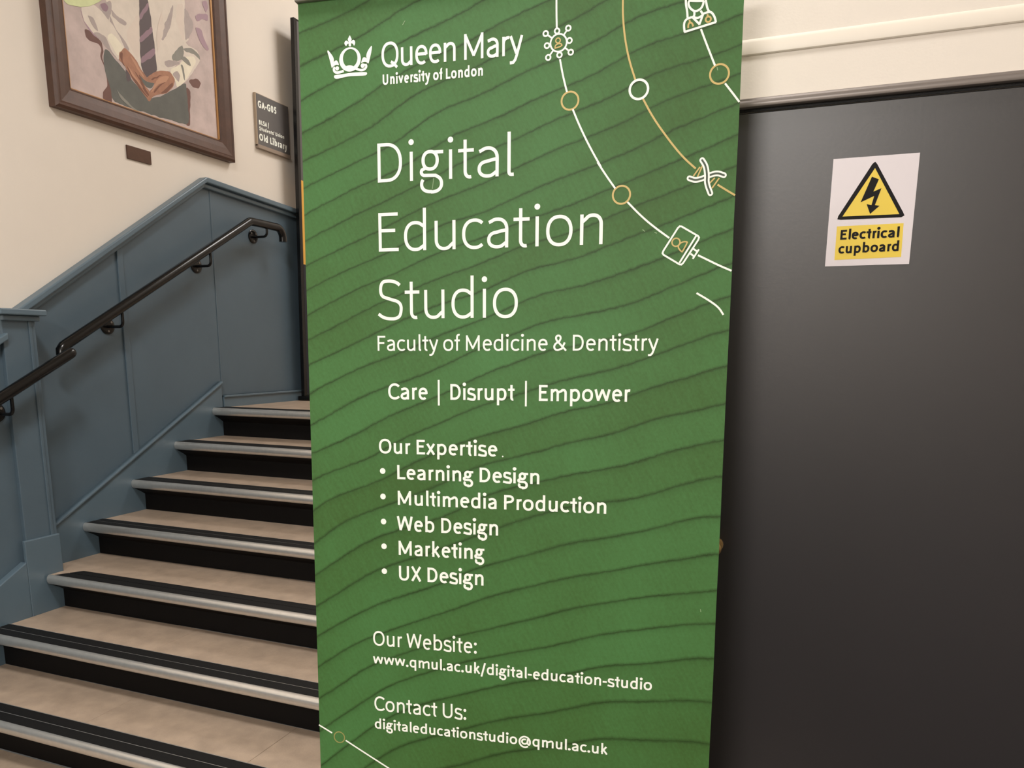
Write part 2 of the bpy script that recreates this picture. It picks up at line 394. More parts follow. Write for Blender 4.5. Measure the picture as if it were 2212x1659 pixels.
# seams of the panel boards (y of each vertical bead)
sm = [3.1263,3.8132]
ends = [PC] + sm + [5.2, YE]
for a, b in zip(ends, ends[1:]):
    obj('wainscot_panel', G().prism(band(a+.0012, b-.0012, lambda y: -.05, lambda y: dado(y)-.02, (dy1,)), YZ, WX, WP), M['blue'], wl, bevel=.001)
for y, wdt, pr in ((sm[0], .036, .010), (sm[1]-.004, .012, .003), (5.2, .036, .01)):
    slab('panel_bead', band(y-wdt/2, y+wdt/2, lambda q: max(.0, strg(q)-.03) if q < yS else Z0, lambda q: dado(q)-.03), WP, WP+pr, M['blue'], .003)
def offs(f, d): return lambda y: f(y)+d
c1 = math.hypot(1, sl)
th = lambda y, t: -t*(c1 if y < dy1 else 1)
slab('dado_rail', band(PC-.08, YE, lambda y: dado(y)+th(y, .030), dado, (dy1,)), WX, -3.362, M['bluetrim'], .006)
slab('dado_moulding', band(PC, YE, lambda y: dado(y)+th(y, .056), lambda y: dado(y)+th(y, .029), (dy1,)), WX, -3.385, M['bluetrim'], .008)
# string board along the stairs and skirting on the landing
slab('stair_string', band(PC, yS, lambda y: nz(y)-.25, strg) , WX, -3.388, M['bluetrim'], .004)
slab('string_cap', band(PC, yS, lambda y: strg(y)-.016, lambda y: strg(y)), WX, -3.376, M['bluetrim'], .005)
kT = [(3.7955,1.2671),(4.5822,1.2565)]
kz_ = (kT[0][1]+kT[1][1])/2
obj('baseboard_left', G().prism([(yS+.012, Z0-.1), (YE, Z0-.1), (YE, kz_), (yS+.012, kz_)], YZ, WX+.0005, -3.388), M['bluetrim'], kind='structure', bevel=.004)
obj('baseboard_cap', G().prism([(yS+.012, kz_-.014), (YE, kz_-.014), (YE, kz_), (yS+.012, kz_)], YZ, WX+.0005, -3.378), M['bluetrim'], bpy.data.objects['baseboard_left'], bevel=.004)
# lower flight: wall built out, with a pier at its end
pT = [(2.3548,1.705),(2.461,1.6887)]
pcz = (pT[0][1]+pT[1][1])/2
pe = [(2.3745,1.6391),(2.4545,1.6612),(2.4646,0.5077),(2.3647,0.6898),(2.4392,0.6903),(2.3533,0.5939),(2.2328,0.524),(2.3624,1.5905)]
py0, py1 = 2.3745, PC
lyk = pe[7][0] - (pe[7][1]-.98)/.56
low = lambda y: max(.98, pe[7][1] + (y-pe[7][0])*.56)
obj('lower_wainscot', G().prism(band(-3.2, py0, lambda y: -.05, low, (lyk,)), YZ, WX, WL), M['blue'], wl, bevel=.001)
slab('dado_rail', band(-3.2, py0+.012, lambda y: low(y)-.03, low, (lyk,)), WL, -3.27, M['bluetrim'], .005)
slab('pier', [(py0, -.05), (py1, -.05), (py1, pcz-.02), (py0, pcz-.02)], WX, PIER, M['blue'], .003)
slab('pier_bead', [(py1-.035, .6), (py1-.020, .6), (py1-.020, pcz-.02), (py1-.035, pcz-.02)], PIER, PIER+.006, M['blue'], .003)
slab('pier_cap', [(py0-.03, pcz-.018), (py1+.030, pcz-.018), (py1+.030, pcz+.008), (py0-.03, pcz+.008)], WX, -3.245, M['bluetrim'], .005)
slab('pier_cap_moulding', [(py0-.005, pcz-.042), (py1+.012, pcz-.042), (py1+.012, pcz-.018), (py0-.005, pcz-.018)], WX, -3.27, M['bluetrim'], .005)
bz = pe[3][1]; bs = pe[5]; ls = (pe[5][1]-pe[6][1])/(pe[5][0]-pe[6][0])
slab('pier_plinth', [(bs[0], -.05), (py1, -.05), (py1, bz), (bs[0], bz)], PIER, -3.272, M['bluetrim'], .004)
slab('stair_string', band(-.6, bs[0], lambda y: -.05, lambda y: max(.12, bs[1] + (y-bs[0])*ss), (bs[0]-(bs[1]-.12)/ss,)), WL, -3.272, M['bluetrim'], .004)

# ---------------------------------------------------------------- staircase
st = empty('staircase', (-2.2, Y0-6*GO, 0), 'straight stair of beige stone treads, black risers and silver anti-slip nosings', 'stairs')
def sadd(name, g, m, parent=None, **k):
    o = obj(name, g, m, parent or st, **k)
    if parent is None: o.location = (2.2, -(Y0-6*GO), 0)
    return o
XR = -1.102
seams = {1: [-2.62, -1.95], 2: [-2.36], 3: [-2.4226], 4: [-2.4688, -1.5],
         5: [-2.4576, -1.65], 6: [-2.4689, -1.72], 0: [-2.9, -2.2]}
core = G()
for k in range(NR):
    y = Y0 - k*GO; z = Z0 - k*RISE
    xl = (-3.387 if k < 4 else -3.271)
    xn = (-3.387 if k < 4 else (-3.262 if k == 4 else -3.271))
    xt = (-3.387 if k < 4 else -3.271)
    # riser: raked back under the nosing
    prof = [(y+.012, z-.012), (y+.020, z-.046), (y+.062, z-.070), (y+.083, z-.085), (y+.083, z-RISE+.001), (y+.12, z-RISE+.001), (y+.12, z-.012)]
    sadd('riser', G().prism(prof, lambda a, b, d: (d, a, b), xl, XR), M['riser'])
    if k: core.box(xl, XR, y+.12, y+GO+.083, z-.10, z-.012)
    # tread tiles
    yb = y + GO + .083 if k else y + 1.2
    xs = [xt] + seams[k] + [XR]
    if k == 4: pass
    for a, b in zip(xs, xs[1:]):
        if k == 4 and a == xt:
            g = G().prism([(a+.0006, PC+.001), (a+.0006, yb), (b-.0008, yb), (b-.0008, y+.122), (PIER-.001+.0, y+.122), (PIER-.001, PC+.001)] if False else
                          [(-3.387, PC+.001), (-3.387, yb), (b-.0008, yb), (b-.0008, y+.122), (-3.17, y+.122), (-3.235, y+.019), (-3.271, y+.019), (-3.271, PC+.001)], lambda p, q, d: (p, q, d), z-.014, z)
        else: g = G().box(a+.0006, b-.0008, y+.122, yb, z-.014, z)
        sadd('tread_tile', g, M['tread'], bevel=.0008, seg=1)
    # nosing: rounded aluminium lip, two rubber grip strips
    A_ = [(y+.012, z+.003)]
    for i in range(9):
        t = PI/2 + (PI*.98)*i/8
        A_.append((y+.012+.0145*math.cos(t)*1.0, z-.019+.0222*math.sin(t)))
    A_ += [(y+.030, z-.0415), (y+.030, z-.036), (y+.02, z-.030), (y+.02, z-.010), (y+.122, z-.010), (y+.122, z+.003), (y+.1185, z+.003), (y+.1185, z-.001),
           (y+.0695, z-.001), (y+.0695, z+.003), (y+.0670, z+.003), (y+.0670, z-.001), (y+.0175, z-.001), (y+.0175, z+.003)]
    if k == 4:
        lip = A_[:10] + [(y+.030, z-.0415), (y+.030, z-.036), (y+.0175, z-.030), (y+.0175, z+.003)]
        g = G().prism(lip, lambda a, b, d: (d, a, b), xn, XR)
        g.prism([(-3.235, y+.0175), (-3.17, y+.122), (XR, y+.122), (XR, y+.0175)], lambda p, q, d: (p, q, d), z-.010, z-.001)
        nose = sadd('nosing', g, M['alu'], smooth=True)
    else: nose = sadd('nosing', G().prism(A_, lambda a, b, d: (d, a, b), xn, XR), M['alu'], smooth=True)
    for a, b in ((.018, .0665), (.070, .118)):
        e0, e1 = (.028+.63*(a-.018), .028+.63*(b-.018)) if k == 4 else (.003, .003)
        gs = obj('grip_strip', G().prism([(xn+e1, y+b), (xn+e0, y+a), (XR, y+a), (XR, y+b)],
                 lambda p, q, d: (p, q, d), z-.001, z+.0035), M['rubber'], nose)
sadd('stair_body', core, M['core'])

# ---------------------------------------------------------------- handrails
RX = -3.30
def arcpts(cy, cz, r, a0, a1, x, n=8):
    return [(x, cy+r*math.cos(math.radians(a0+(a1-a0)*i/n)), cz+r*math.sin(math.radians(a0+(a1-a0)*i/n))) for i in range(n+1)]
def handrail(label, path, rad, brackets, wall_x, rail_x, zf, low_end=None):
    b0 = path[0]
    t = empty('handrail', b0, label, 'handrail')
    g = G().tube([Vector(p)-Vector(b0) for p in path], rad, 20)
    obj('rail', g, M['blackmetal'], t, smooth=True)
    for (y, z) in brackets:
        g = G(); o = Vector(b0)
        W = lambda p: Vector(p)-o
        # wall rose (disc) with a soft edge
        g.tube([W((wall_x, y, z)), W((wall_x+.005, y, z)), W((wall_x+.008, y, z)), W((wall_x+.009, y, z))], [.042, .042, .038, .030], 28)
        # arm: out from the wall, then up to the rail
        ztop = zf(y)-rad*.8 if not isinstance(rad, list) else zf(y)-.018
        c = rail_x-.024
        p = [(wall_x, y, z-.004), (c, y, z-.004)]
        p += [(c+.024*math.sin(a), y, z-.004+.024*(1-math.cos(a))) for a in (.3, .7, 1.1, 1.5708)]
        p += [(rail_x, y, ztop)]
        br = obj('bracket', g.tube([W(q) for q in p], .0075, 12), M['blackmetal'], t, smooth=True)
        for a in (90+50, 90-50, 270):
            sy, sz = y+.027*math.cos(math.radians(a)), z+.027*math.sin(math.radians(a))
            obj('screw', G().tube([W((wall_x+.007, sy, sz)), W((wall_x+.0105, sy, sz)), W((wall_x+.0115, sy, sz))], [.0055, .0055, .003], 10), M['screw'], br, smooth=True)
    return t
# centre line of the upper rail in (y, z)
ua = [(2.6636,1.5455),(4.0134,2.2942),(4.2741,2.2983),(4.3201,2.2368)]
(ay, az), (by, bz2), (cy, cz), (ey, ez) = ua
zr = lambda y: az + (bz2-az)*(y-ay)/(by-ay) if y < by else bz2
cz = bz2
R4 = .060
path = [(RX, ay-.004, az-.048), (RX, ay-.010, az-.034), (RX, ay-.008, az-.016), (RX, ay+.006, az+.002)] + [(RX, ay+.03, zr(ay+.03)), (RX, by-.012, zr(by-.012)), (RX, by+.006, bz2), (RX, ey-R4, cz)] + arcpts(ey-R4, cz-R4, R4, 90, 0, RX)[1:] + [(RX, ey, cz-.082)]
rad = [.012, .022] + [.024]*(len(path)-2)
ro = [(3.0166,1.6503),(3.6607,2.0059),(4.1655,2.2304)]
handrail('upper black tubular handrail on blue wall, turned down at its top end', path, rad, [tuple(p) for p in ro], WP, RX, zr)
la = [(2.6323,1.5231),(2.2665,1.3316)]
(l0y, l0z), (l1y, l1z) = la
ls2 = (l0z-l1z)/(l0y-l1y)
zl = lambda y: l0z + (y-l0y)*ls2
path2 = [(-3.20, .55, zl(.55)), (-3.20, .56, zl(.56)), (-3.20, l0y-.02, zl(l0y-.02)), (-3.20, l0y-.006, zl(l0y-.006)), (-3.20, l0y+.004, zl(l0y+.004)-.001), (-3.20, l0y+.010, zl(l0y+.01)-.002)]
lr = [(2.3167,1.265)]
handrail('lower black tubular handrail entering from the left edge, overlapping the upper one', path2, [.012, .024, .024, .023, .018, .010],
         [(lr[0][0], lr[0][1]), (lr[0][0]-.85, lr[0][1]-.85*ls2)], WL, -3.20, zl)

# ---------------------------------------------------------------- framed portrait
fo = [(2.8158,2.6263),(4.0072,2.6345)]     # outer bottom corners at the wall
fi = [(2.9194,2.7282),(3.9083,2.7396)]     # sight edge of the picture
yo0, yo1 = fo[0][0], fo[1][0]; zo = (fo[0][1]+fo[1][1])/2
yi0, yi1 = fi[0][0], fi[1][0]; zi = (fi[0][1]+fi[1][1])/2
ZT = zo + 1.32
pic = empty('framed_portrait', (WX, (yo0+yo1)/2, zo), 'dark wood framed portrait of a seated figure in white shirt and striped tie', 'painting')
PO = Vector(pic.location)
def pobj(name, g, m, parent=None, **k):
    g.v = [tuple(Vector(v)-PO) for v in g.v]
    return obj(name, g, m, parent or pic, **k)
FW = yi0-yo0
# frame moulding profile across its width (0 = outer edge) and protrusion
fp = [(0, 0), (0, .040), (.012, .050), (.020, .050), (.024, .046), (.030, .047), (FW*.62, .040), (FW*.9, .030), (FW*.93, .031), (FW, .024), (FW, 0)]
def frame_side(corner_a, corner_b, ina, inb, name='frame_rail'):
    g = G(); n = len(fp)
    for (o_, i_) in ((corner_a, ina), (corner_b, inb)):
        for (w_, p_) in fp:
            t = w_/FW
            g.v.append((WX+p_, o_[0]+(i_[0]-o_[0])*t, o_[1]+(i_[1]-o_[1])*t))
    g.f.append(tuple(range(n))); g.f.append(tuple(range(2*n-1, n-1, -1)))
    for i in range(n): g.f.append((i, n+i, n+(i+1) % n, (i+1) % n))
    g.m = [0]*len(g.f)
    pobj(name, g, M['wood'], smooth=False)
ob, it = (zo, ZT), (zi, ZT-FW)
frame_side((yo0, zo), (yo1, zo), (yi0, zi), (yi1, zi))
frame_side((yo0, ZT), (yo1, ZT), (yi0, ZT-FW), (yi1, ZT-FW))
frame_side((yo0, zo), (yo0, ZT), (yi0, zi), (yi0, ZT-FW))
frame_side((yo1, zo), (yo1, ZT), (yi1, zi), (yi1, ZT-FW))
g = G()
for (a, b, c, d) in ((yi1-.012, yi1, zi, ZT-FW), (yi0, yi0+.004, zi, ZT-FW), (yi0, yi1, zi, zi+.004)): g.box(WX+.012, WX+.0225, a, b, c, d)
pobj('gilt_slip', g, M['gilt'])
XC = WX+.016
cm = [mat('canvas_ground', srgb(196, 178, 174), .6, vary=.16, scale=9), mat('paint_shirt', srgb(222, 211, 199), .6, vary=.06, scale=18),
      mat('paint_shirt_shade', srgb(176, 163, 160), .6, vary=.08, scale=18), mat('paint_shirt_grey', srgb(140, 138, 130), .6, vary=.08, scale=18),
      mat('paint_trousers', srgb(98, 99, 94), .6, vary=.12, scale=12), mat('paint_tie_dark', srgb(92, 79, 82), .6), mat('paint_tie_stripe', srgb(148, 120, 132), .6),
      mat('paint_skin', srgb(168, 120, 95), .6, vary=.14, scale=25), mat('paint_skin_shade', srgb(122, 78, 60), .6), mat('paint_chair', srgb(112, 78, 70), .6, vary=.1, scale=20),
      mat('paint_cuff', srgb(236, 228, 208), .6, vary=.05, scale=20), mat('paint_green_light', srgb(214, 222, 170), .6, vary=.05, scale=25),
      mat('paint_mauve', srgb(168, 140, 152), .6), mat('paint_pale', srgb(222, 208, 196), .6, vary=.05, scale=10), mat('paint_skin_light', srgb(192, 144, 116), .6)]
cv = G(); cv.box(WX+.002, XC, yi0, yi1, zi, ZT-FW, 0)
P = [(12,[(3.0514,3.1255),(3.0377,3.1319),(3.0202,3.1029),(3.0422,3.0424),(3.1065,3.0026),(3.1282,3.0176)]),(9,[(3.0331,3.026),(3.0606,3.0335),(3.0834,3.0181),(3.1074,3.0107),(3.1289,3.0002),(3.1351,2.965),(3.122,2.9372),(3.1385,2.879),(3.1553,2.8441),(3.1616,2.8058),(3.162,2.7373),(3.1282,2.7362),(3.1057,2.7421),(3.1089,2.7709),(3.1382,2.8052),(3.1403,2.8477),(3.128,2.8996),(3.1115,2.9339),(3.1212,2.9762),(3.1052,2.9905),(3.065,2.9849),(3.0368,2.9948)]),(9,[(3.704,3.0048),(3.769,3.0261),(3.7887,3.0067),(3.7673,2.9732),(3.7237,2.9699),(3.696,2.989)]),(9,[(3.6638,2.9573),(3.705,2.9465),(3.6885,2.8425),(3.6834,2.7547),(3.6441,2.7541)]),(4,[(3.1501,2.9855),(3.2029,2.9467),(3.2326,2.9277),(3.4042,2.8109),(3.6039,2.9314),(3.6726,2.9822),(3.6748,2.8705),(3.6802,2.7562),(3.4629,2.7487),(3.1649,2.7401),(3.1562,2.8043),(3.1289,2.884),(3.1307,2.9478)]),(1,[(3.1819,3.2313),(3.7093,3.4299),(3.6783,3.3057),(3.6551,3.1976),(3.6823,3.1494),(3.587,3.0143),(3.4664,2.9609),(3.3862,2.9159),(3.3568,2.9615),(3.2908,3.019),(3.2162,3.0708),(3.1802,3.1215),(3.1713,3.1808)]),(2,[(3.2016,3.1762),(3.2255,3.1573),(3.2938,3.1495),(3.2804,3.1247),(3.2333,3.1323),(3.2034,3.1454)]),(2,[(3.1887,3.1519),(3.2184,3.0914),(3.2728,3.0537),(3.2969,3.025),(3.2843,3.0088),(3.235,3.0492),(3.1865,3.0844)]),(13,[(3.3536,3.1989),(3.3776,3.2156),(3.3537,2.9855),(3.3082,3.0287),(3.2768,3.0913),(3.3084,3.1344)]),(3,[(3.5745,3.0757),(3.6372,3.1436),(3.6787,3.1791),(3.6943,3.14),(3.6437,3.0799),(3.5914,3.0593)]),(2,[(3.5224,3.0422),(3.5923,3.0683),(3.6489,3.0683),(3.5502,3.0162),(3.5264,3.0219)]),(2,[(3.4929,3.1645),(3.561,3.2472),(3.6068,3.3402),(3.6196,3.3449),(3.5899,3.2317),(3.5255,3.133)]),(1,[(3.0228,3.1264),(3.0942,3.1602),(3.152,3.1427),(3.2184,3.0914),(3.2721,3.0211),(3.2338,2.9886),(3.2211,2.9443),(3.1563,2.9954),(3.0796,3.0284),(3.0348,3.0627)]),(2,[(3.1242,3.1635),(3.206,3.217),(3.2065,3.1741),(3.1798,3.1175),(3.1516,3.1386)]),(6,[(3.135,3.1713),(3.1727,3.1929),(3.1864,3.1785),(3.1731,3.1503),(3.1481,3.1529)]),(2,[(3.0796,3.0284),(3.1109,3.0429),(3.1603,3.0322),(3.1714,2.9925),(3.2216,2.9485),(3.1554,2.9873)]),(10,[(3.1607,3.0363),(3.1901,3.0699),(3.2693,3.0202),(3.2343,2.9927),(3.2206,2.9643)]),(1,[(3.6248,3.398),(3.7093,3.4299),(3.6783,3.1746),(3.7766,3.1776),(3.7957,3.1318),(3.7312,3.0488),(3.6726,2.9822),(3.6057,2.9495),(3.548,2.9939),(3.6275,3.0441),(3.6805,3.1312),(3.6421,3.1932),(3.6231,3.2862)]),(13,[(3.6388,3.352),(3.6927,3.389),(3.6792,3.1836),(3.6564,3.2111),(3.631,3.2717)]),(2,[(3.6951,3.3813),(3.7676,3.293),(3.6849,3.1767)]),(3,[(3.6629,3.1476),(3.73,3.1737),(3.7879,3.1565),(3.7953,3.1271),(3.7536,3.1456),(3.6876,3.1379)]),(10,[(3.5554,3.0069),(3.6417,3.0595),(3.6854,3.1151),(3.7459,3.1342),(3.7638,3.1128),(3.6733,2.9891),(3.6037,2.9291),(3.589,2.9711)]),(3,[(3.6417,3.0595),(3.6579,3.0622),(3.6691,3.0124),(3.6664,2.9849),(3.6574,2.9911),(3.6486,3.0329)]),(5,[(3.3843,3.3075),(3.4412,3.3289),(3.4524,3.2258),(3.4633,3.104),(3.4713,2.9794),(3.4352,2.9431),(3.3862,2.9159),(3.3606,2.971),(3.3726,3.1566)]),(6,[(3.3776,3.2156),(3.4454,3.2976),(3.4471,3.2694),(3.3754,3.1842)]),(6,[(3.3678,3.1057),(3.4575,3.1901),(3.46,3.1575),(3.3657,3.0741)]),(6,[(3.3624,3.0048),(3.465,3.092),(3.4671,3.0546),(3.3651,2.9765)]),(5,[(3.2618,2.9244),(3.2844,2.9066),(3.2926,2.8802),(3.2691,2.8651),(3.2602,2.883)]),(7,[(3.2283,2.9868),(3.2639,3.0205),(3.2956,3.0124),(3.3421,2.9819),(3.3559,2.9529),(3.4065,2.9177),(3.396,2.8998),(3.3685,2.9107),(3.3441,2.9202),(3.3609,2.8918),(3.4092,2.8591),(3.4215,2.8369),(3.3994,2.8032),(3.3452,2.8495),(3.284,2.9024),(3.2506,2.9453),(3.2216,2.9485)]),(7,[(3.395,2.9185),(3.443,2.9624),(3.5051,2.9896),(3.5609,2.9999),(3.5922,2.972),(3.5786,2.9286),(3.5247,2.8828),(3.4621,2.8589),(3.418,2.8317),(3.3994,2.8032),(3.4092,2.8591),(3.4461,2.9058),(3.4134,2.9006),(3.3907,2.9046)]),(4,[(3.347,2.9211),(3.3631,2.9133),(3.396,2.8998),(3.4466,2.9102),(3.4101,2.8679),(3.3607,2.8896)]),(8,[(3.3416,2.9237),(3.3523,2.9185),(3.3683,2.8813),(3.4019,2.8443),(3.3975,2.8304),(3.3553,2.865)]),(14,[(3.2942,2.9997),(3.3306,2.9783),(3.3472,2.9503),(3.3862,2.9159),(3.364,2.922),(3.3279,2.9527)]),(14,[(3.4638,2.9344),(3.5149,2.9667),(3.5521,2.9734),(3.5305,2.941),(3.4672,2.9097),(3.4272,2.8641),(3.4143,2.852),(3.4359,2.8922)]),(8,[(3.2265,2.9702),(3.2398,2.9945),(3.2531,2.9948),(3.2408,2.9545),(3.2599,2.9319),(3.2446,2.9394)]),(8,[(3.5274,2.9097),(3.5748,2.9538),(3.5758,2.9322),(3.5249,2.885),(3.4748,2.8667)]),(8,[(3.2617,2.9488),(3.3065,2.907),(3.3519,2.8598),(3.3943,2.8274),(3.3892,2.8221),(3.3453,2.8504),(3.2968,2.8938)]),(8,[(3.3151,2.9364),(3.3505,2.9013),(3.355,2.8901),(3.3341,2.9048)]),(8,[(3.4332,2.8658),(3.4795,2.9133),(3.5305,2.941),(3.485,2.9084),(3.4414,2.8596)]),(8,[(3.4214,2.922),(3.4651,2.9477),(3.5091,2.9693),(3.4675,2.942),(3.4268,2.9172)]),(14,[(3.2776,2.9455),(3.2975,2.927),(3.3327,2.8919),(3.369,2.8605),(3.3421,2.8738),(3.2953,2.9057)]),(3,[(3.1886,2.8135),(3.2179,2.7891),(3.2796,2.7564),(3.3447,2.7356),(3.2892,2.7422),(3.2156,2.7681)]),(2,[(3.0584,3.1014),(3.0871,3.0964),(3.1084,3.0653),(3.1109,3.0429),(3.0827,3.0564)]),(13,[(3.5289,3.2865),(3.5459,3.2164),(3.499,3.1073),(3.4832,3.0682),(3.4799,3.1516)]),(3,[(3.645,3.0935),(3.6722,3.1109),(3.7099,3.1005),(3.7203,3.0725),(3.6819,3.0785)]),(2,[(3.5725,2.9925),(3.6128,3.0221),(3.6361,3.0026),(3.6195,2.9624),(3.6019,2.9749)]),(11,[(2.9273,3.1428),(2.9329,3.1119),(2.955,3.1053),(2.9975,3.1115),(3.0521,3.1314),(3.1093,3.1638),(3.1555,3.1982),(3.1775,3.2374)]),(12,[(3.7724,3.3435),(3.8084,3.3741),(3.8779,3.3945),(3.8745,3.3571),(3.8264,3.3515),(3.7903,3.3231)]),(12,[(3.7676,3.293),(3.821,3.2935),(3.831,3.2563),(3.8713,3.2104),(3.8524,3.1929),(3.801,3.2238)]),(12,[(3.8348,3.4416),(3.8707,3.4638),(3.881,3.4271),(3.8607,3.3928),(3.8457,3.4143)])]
# the part of the picture above the photograph's edge: shirt, collar, neck and head, loosely painted
yc = (yi0+yi1)/2
for c, p in ((1, [(yc-.24, 3.13), (yc-.26, 3.35), (yc-.2, 3.5), (yc-.05, 3.56), (yc+.1, 3.56), (yc+.25, 3.5), (yc+.3, 3.3), (yc+.3, 3.15)]),
             (5, [(yc-.0, 3.1), (yc+.06, 3.1), (yc+.05, 3.5), (yc+.01, 3.5)]),
             (7, [(yc-.05, 3.5), (yc+.1, 3.5), (yc+.1, 3.6), (yc+.11, 3.7), (yc+.03, 3.78), (yc-.06, 3.72), (yc-.06, 3.6)])):
    q = chaikin(p, 2); d = XC+.00004+.00002*c; fillpoly(cv, q, lambda a, e: (d, a, e), c)
yh = yi1-.012
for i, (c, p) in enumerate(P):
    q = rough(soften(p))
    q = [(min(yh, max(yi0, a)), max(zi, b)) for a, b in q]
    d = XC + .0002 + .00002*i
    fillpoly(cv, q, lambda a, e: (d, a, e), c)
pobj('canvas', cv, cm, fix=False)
# small plaque under the picture
pq = [(3.2352,2.5612),(3.394,2.5649),(3.3899,2.495),(3.2309,2.4937)]
plq = obj('plaque', G().box(0, .008, -.078, .078, -.033, .033), M['plaque'], bevel=.0015)
plq.location = (WX, (pq[0][0]+pq[1][0])/2, (pq[0][1]+pq[2][1])/2)
tag(plq, 'small dark bronze caption plaque screwed to cream wall under the portrait', 'plaque')
# room sign
rs = [(4.2548,3.0873),(4.5666,3.0885),(4.558,2.7887),(4.2529,2.7874)]
ry0, ry1 = rs[0][0], rs[1][0]; rz0, rz1 = (rs[2][1]+rs[3][1])/2, (rs[0][1]+rs[1][1])/2
sg = empty('room_sign', (WX, (ry0+ry1)/2, rz0), 'grey room number sign reading GA-G05 and Old Library beside the banner', 'sign')
SO = Vector(sg.location)
def at(g, o): g.v = [tuple(Vector(v)-o) for v in g.v]; return g
obj('sign_frame', at(G().box(WX, WX+.018, ry0-.006, ry1+.004, rz0-.004, rz1+.004), SO), mat('beige_frame', srgb(178, 160, 140), .5), sg, bevel=.001)
obj('sign_face', at(G().box(WX+.012, WX+.020, ry0, ry1, rz0+.004, rz1), SO), mat('sign_grey', srgb(98, 95, 94), .5), sg, bevel=.0006)
obj('sign_foot', at(G().box(WX+.0, WX+.024, ry0-.006, ry1+.004, rz0-.018, rz0+.004), SO), mat('beige_ledge', srgb(150, 134, 120), .5), sg, bevel=.001)
g = G()
for t in [('GA-G05',4.2661,4.4433,3.0091,0.0406,0.15,3.014,False),('BLSA /',4.2672,4.3644,2.911,0.0263,0.15,2.9144,False),("Students' Union",4.2678,4.5119,2.878,0.0211,0.14,2.882,False),('Old Library',4.2646,4.5378,2.8187,0.0398,0.15,2.8174,False)]:
    V, F = text_shapes(*t[:6], y1=t[6])
    g.flat(V, F, YZ, WX+.0204)
obj('lettering', at(g, SO), M['white'], sg, fix=False)

# ---------------------------------------------------------------- display board standing on the landing
PY = 4.52
pd = [(-3.3211,3.5932),(-3.2731,3.5683),(-3.3739,1.1675),(-3.3315,1.1689),(-3.2846,2.6286),(-3.298,2.0968),(-3.3144,3.587)]
px0 = -3.30; ptop = pd[0][1]
bd = empty('display_board', (-3.0, PY, Z0+.001), 'tall black-edged display board standing on the landing behind the green banner', 'display board')
BO = Vector(bd.location)
bx0 = -3.3449
bxt = -3.3046
bd.location = (bx0, PY, Z0+.001); H_ = ptop-Z0
bd.rotation_euler = (0, 0, PI/2)
tl_ = (bxt-bx0)/H_                    # the board leans a little towards the wall
LEAN = Matrix.Rotation(math.atan(tl_), 4, 'X')
PT = .012
def badd(name, g, m, bevel=.003):
    o = obj(name, g, m, bd, bevel=bevel); o.matrix_local = LEAN; return o
badd('frame_post', G().box(0, .030, -.013, .015, .03, H_), M['blackmetal'])
badd('frame_post', G().box(.60, .63, -.013, .015, .03, H_), M['blackmetal'])
badd('top_rail', G().box(.030, .60, -.013, .015, H_-.012, H_), M['blackmetal'])
zy0, zy1 = pd[5][1]-Z0, pd[4][1]-Z0
bm_ = [mat('board_grey', srgb(86, 84, 84), .5), mat('board_ochre', srgb(226, 172, 74), .5), mat('board_navy', srgb(20, 24, 38), .5)]
g = G()
for (a, b, mi) in ((.05, zy0, 2), (zy0, zy1, 1), (zy1, H_-.012, 0)): g.box(.030, .60, -.0125, -.004, a, b, mi)
badd('poster_panel', g, bm_, 0)
o = obj('base', G().box(-.02, .66, -.07, .03, 0, .03), M['blackmetal'], bd, bevel=.006)

# ---------------------------------------------------------------- electrical warning sticker on the door
sq = [(-0.0199,1.9135),(0.1295,1.9135),(0.1302,1.7146),(-0.019,1.714)]
sx0, sx1 = (sq[0][0]+sq[3][0])/2, (sq[1][0]+sq[2][0])/2; sz0, sz1 = (sq[2][1]+sq[3][1])/2, (sq[0][1]+sq[1][1])/2
es = empty('warning_sign', ((sx0+sx1)/2, YW, sz0), 'white Electrical cupboard warning sign with yellow lightning triangle on black door', 'sign')
EO = Vector(es.location)
obj('sign_plate', at(G().box(sx0, sx1, YW-.0012, YW, sz0, sz1), EO), mat('white_plastic', srgb(216, 208, 212), .4), es)
def eflat(name, pts, d, m, ch=0):
    g = G(); q = chaikin(pts, ch) if ch else pts
    g.flat(q, [tuple(range(len(q)))], XZ, YW-.0012-d); return obj(name, at(g, EO), m, es, fix=False)
ysy = mat('sign_yellow', srgb(226, 196, 58), .45); ysb = mat('sign_black', srgb(14, 12, 12), .6, spec=.2)
tri = [(0.0547,1.9033),(0.0584,1.899),(0.1109,1.8094),(0.1139,1.8033),(0.1088,1.8002),(0.0025,1.8008),(-0.0039,1.8021),(-0.0027,1.8078),(0.0502,1.8996)]
eflat('triangle_border', tri, .0002, ysb)
eflat('triangle_field', [(0.0554,1.8918),(0.1048,1.806),(0.0051,1.8068)], .0004, ysy)
bolt = [(0.0513,1.8766),(0.0638,1.8711),(0.0561,1.8494),(0.0697,1.8548),(0.0609,1.8247),(0.0692,1.823),(0.0538,1.809),(0.0461,1.8274),(0.0548,1.825),(0.0583,1.8415),(0.0352,1.8312)]
g = G(); fillpoly(g, bolt, lambda a, b: (a, YW-.0018, b)); obj('lightning_bolt', at(g, EO), ysb, es, fix=False)
eflat('text_field', [(-0.0034,1.7889),(0.1137,1.7893),(0.1149,1.7277),(-0.0031,1.7259)], .0002, ysy)
g = G()
for t in [('Electrical',0.0042,0.108,1.7637,0.0182,0.13,1.7641,True),('cupboard',0.0028,0.1094,1.7378,0.0179,0.13,1.739,True)]:
    V, F = text_shapes(*t[:6], y1=t[6], single_g=True)
    g.flat(V, F, XZ, YW-.0012-.0005)
obj('lettering', at(g, EO), ysb, es, fix=False)

